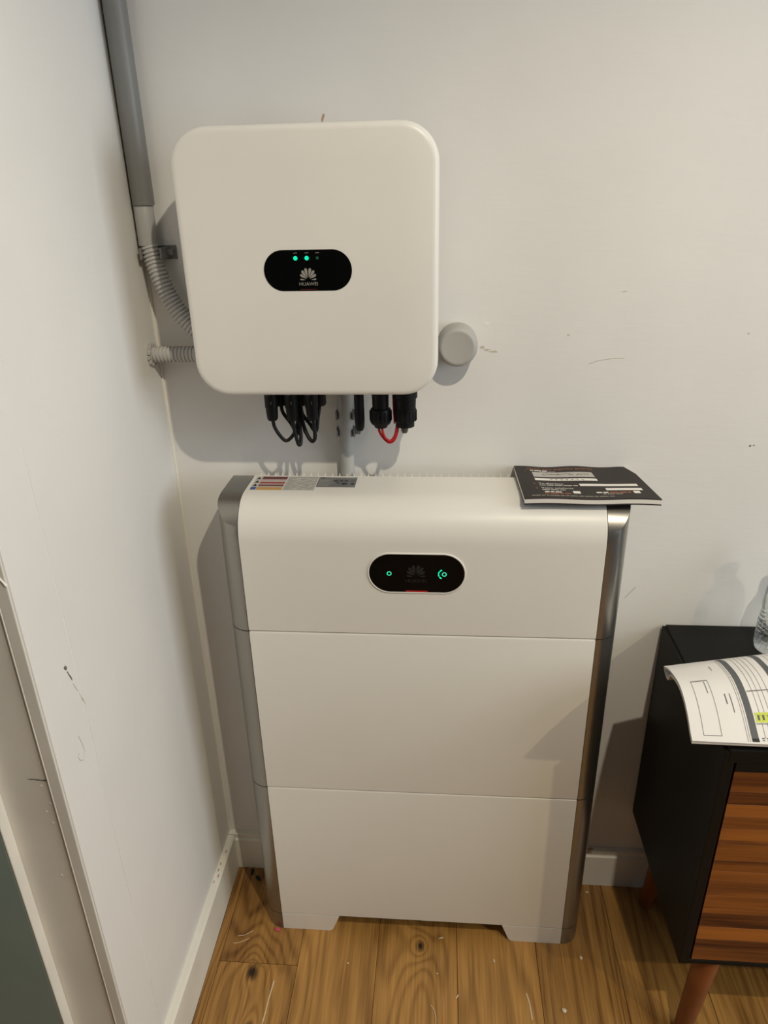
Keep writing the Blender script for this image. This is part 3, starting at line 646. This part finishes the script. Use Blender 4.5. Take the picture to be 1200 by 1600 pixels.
def leaf(h0, h1, x0, fn, s1=1.0):
    bm = B(); nx, ns = 8, 22
    T_ = [[fn(x0+(XR-x0)*i/nx, s1*j/ns, h1) for i in range(nx+1)] for j in range(ns+1)]; B_ = [[fn(x0+(XR-x0)*i/nx, s1*j/ns, h0) for i in range(nx+1)] for j in range(ns+1)]
    tv = [[bm.verts.new(p) for p in r] for r in T_]; bv = [[bm.verts.new(p) for p in r] for r in B_]
    for j in range(ns):
        for i in range(nx):
            bm.faces.new((tv[j][i], tv[j][i+1], tv[j+1][i+1], tv[j+1][i])); bm.faces.new((bv[j][i], bv[j+1][i], bv[j+1][i+1], bv[j][i+1]))
    loop = [(0, i) for i in range(nx)]+[(j, nx) for j in range(ns)]+[(ns, i) for i in range(nx, 0, -1)]+[(j, 0) for j in range(ns, 0, -1)]
    for a, b in zip(loop, loop[1:]+loop[:1]): bm.faces.new((bv[a[0]][a[1]], bv[b[0]][b[1]], tv[b[0]][b[1]], tv[a[0]][a[1]]))
    return bm
top_leaf = obj('top_leaf', leaf(-.0012, 0, .410, ps), 'paper', pp, smooth=40)
obj('middle_leaf', leaf(-.0040, -.0026, .4110, ps, .995), 'paper', pp, smooth=40)
def psl(x, s, h):
    return ps(x, s, h-.0058-.0125*math.exp(-((s-.13)/.085)**2)+.004*math.exp(-(s/.03)**2))
obj('lower_leaf', leaf(-.0016, .0004, .4105, psl), 'paper', pp, smooth=40)
def strip(m, x0, x1, s0, s1, name='print_line', h=.0003):
    n = max(2, int(abs(s1-s0)*24)); m_ = max(1, int((x1-x0)/.03)); bm = B()
    sheet(bm, [[ps(x0+(x1-x0)*i/m_, s0+(s1-s0)*j/n, h) for i in range(m_+1)] for j in range(n+1)]); return obj(name, bm, m, top_leaf)
strip('ink', .4955, .5055, .06, .955, 'print_bar'); strip('inkd', .4955, .5055, .90, .955, 'print_bar', .0005); strip('ink', .551, .561, .06, .955, 'print_bar')
for x in (.4895, .4925): strip('line', x, x+.0006, .10, .955)
for x in (.5150, .5225, .5300, .5385, .570, .578, .586, .594): strip('line', x, x+.0006, .12, .90)
strip('line', .507, .549, .555, .562); strip('line', .507, .549, .775, .781); strip('hi', .508, .531, .705, .770, 'highlight')
strip('hi', .566, .592, .705, .770, 'highlight')
for x in (.5095, .5165, .5245, .532):
    for k in range(2): strip('line', x+.0005, x+.0042, .888+.028*k, .905+.028*k, 'print_text')
    if x < .53: strip('ink', x+.0015, x+.0045, .722, .755, 'print_text', .0005)
rx0, rx1 = .428, .4545
strip('line', rx0, rx1, .435, .443); strip('line', rx0, rx1, .875, .882); strip('line', rx0, rx0+.0007, .435, .88); strip('line', rx1-.0007, rx1, .435, .88)
strip('line', .4475, .4487, .45, .55, 'print_text'); strip('line', .4715, .4732, .565, .64, 'print_text'); strip('line', .4790, .4803, .565, .70, 'print_text'); strip('line', .4715, .4727, .28, .34, 'print_text')

# ------------------------------------------------------------------ bottle
bx, by = .6285, -.080
bt = thing('water_bottle', 'clear ribbed plastic water bottle standing on the black sideboard', 'bottle', (bx, by, SZ1))
prof = [(.026, 0), (.0305, .002), (.0328, .008)]
z = .012
while z < .062: prof += [(.0330, z), (.0330, z+.0035), (.0312, z+.0050), (.0312, z+.0062), (.0330, z+.0078)]; z += .0085
prof += [(.0326, .070), (.0312, .080), (.0326, .090), (.0318, .110), (.0290, .130), (.0225, .147), (.0165, .157), (.0132, .162), (.0132, .174), (.0130, .1745)]
bm = B(); lathe(bm, prof, (bx, by, SZ1+.0002), seg=48); obj('body', bm, 'bottle', bt, smooth=35)
bm = B(); lathe(bm, [(.0145, .1745), (.0150, .176), (.0150, .189), (.0135, .1905), (.002, .1906)], (bx, by, SZ1+.0004), seg=32); obj('screw_cap', bm, 'bcap', bt, smooth=35)
bm = B()
for k in range(28):
    a = 2*math.pi*k/28; lean = .10
    tube(bm, [(bx+.0331*math.cos(a+lean*j), by+.0331*math.sin(a+lean*j), SZ1+.012+.0115*j) for j in range(5)], .0007, 5)
obj('grip_ribs', bm, 'bottle', bt, smooth=50)

# ------------------------------------------------------------------ crumbs and scraps on the floor
def lump(name, m, c, r, lab, cat_, group=None, n=2, stretch=(1, 1, .5), rot=0):
    bm = B(); bmesh.ops.create_icosphere(bm, subdivisions=n, radius=1)
    for v in bm.verts:
        k = 1+random.uniform(-.25, .25); p = Vector((v.co.x*stretch[0]*r*k, v.co.y*stretch[1]*r*k, v.co.z*stretch[2]*r*k))
        v.co = Matrix.Rotation(rot, 3, 'Z') @ p
    zmin = min(v.co.z for v in bm.verts)
    for v in bm.verts: v.co += Vector((c[0], c[1], -zmin+.0001))
    o = obj(name, bm, m, origin=(c[0], c[1], 0)); tag(o, lab, cat_, group); return o
lump('plastic_scrap', 'scrap', (-.400, -.028), .006, 'small black plastic scrap on the floor nearest the back baseboard', 'scrap', stretch=(.6, 1.5, .6), rot=.1)
lump('plastic_scrap', 'scrap', (-.382, -.045), .006, 'small black plastic scrap on the floor close to the battery side', 'scrap', stretch=(.8, 1.5, .6), rot=.7)
lump('lint_ball', 'pink', (-.309, -.1685), .0042, 'pink lint tuft on the floor at the left battery foot', 'lint', n=3, stretch=(1.3, .9, .6))
for x, y, r, s, rot, lab in ((.335, -.192, .0032, (1, 1.4, .6), .3, 'cream plaster crumb on the floor right of the battery foot'),
        (.285, -.300, .0042, (1, 1.2, .5), 1.0, 'larger cream plaster crumb on the floor in front of the right foot'),
        (-.147, -.232, .0020, (1, 1, .6), 0, 'tiny white crumb on the left part of the floor'),
        (.375, -.035, .0026, (1.2, 1, .5), .4, 'cream crumb on the floor by the back baseboard'),
        (.038, -.242, .0018, (1, 1, .6), 0, 'tiny white crumb on the floor below the battery middle'),
        (.045, -.165, .0022, (3, .7, .4), .3, 'pale wood splinter on the floor just under the battery'),
        (.078, -.285, .0022, (3, .6, .4), 1.0, 'pale wood splinter lying slantwise on the middle floor'),
        (.155, -.208, .0020, (1, 2, .4), .2, 'small pale crumb before the right half of the battery')):
    lump('floor_crumb', 'chip', (x, y), r, lab, 'crumb', 'crumbs on the oak floor', 1, s, rot)
bm = B(); tube(bm, smoothpath([(.026, -.305, .0008), (.034, -.318, .0008), (.036, -.335, .0008), (.033, -.36, .0008), (.03, -.37, .0008)], 4), .0007, 5)
tag(obj('wood_shaving', bm, 'chip', origin=(.03, -.335, 0)), 'thin pale curved shaving on the floor at the bottom centre', 'shaving')
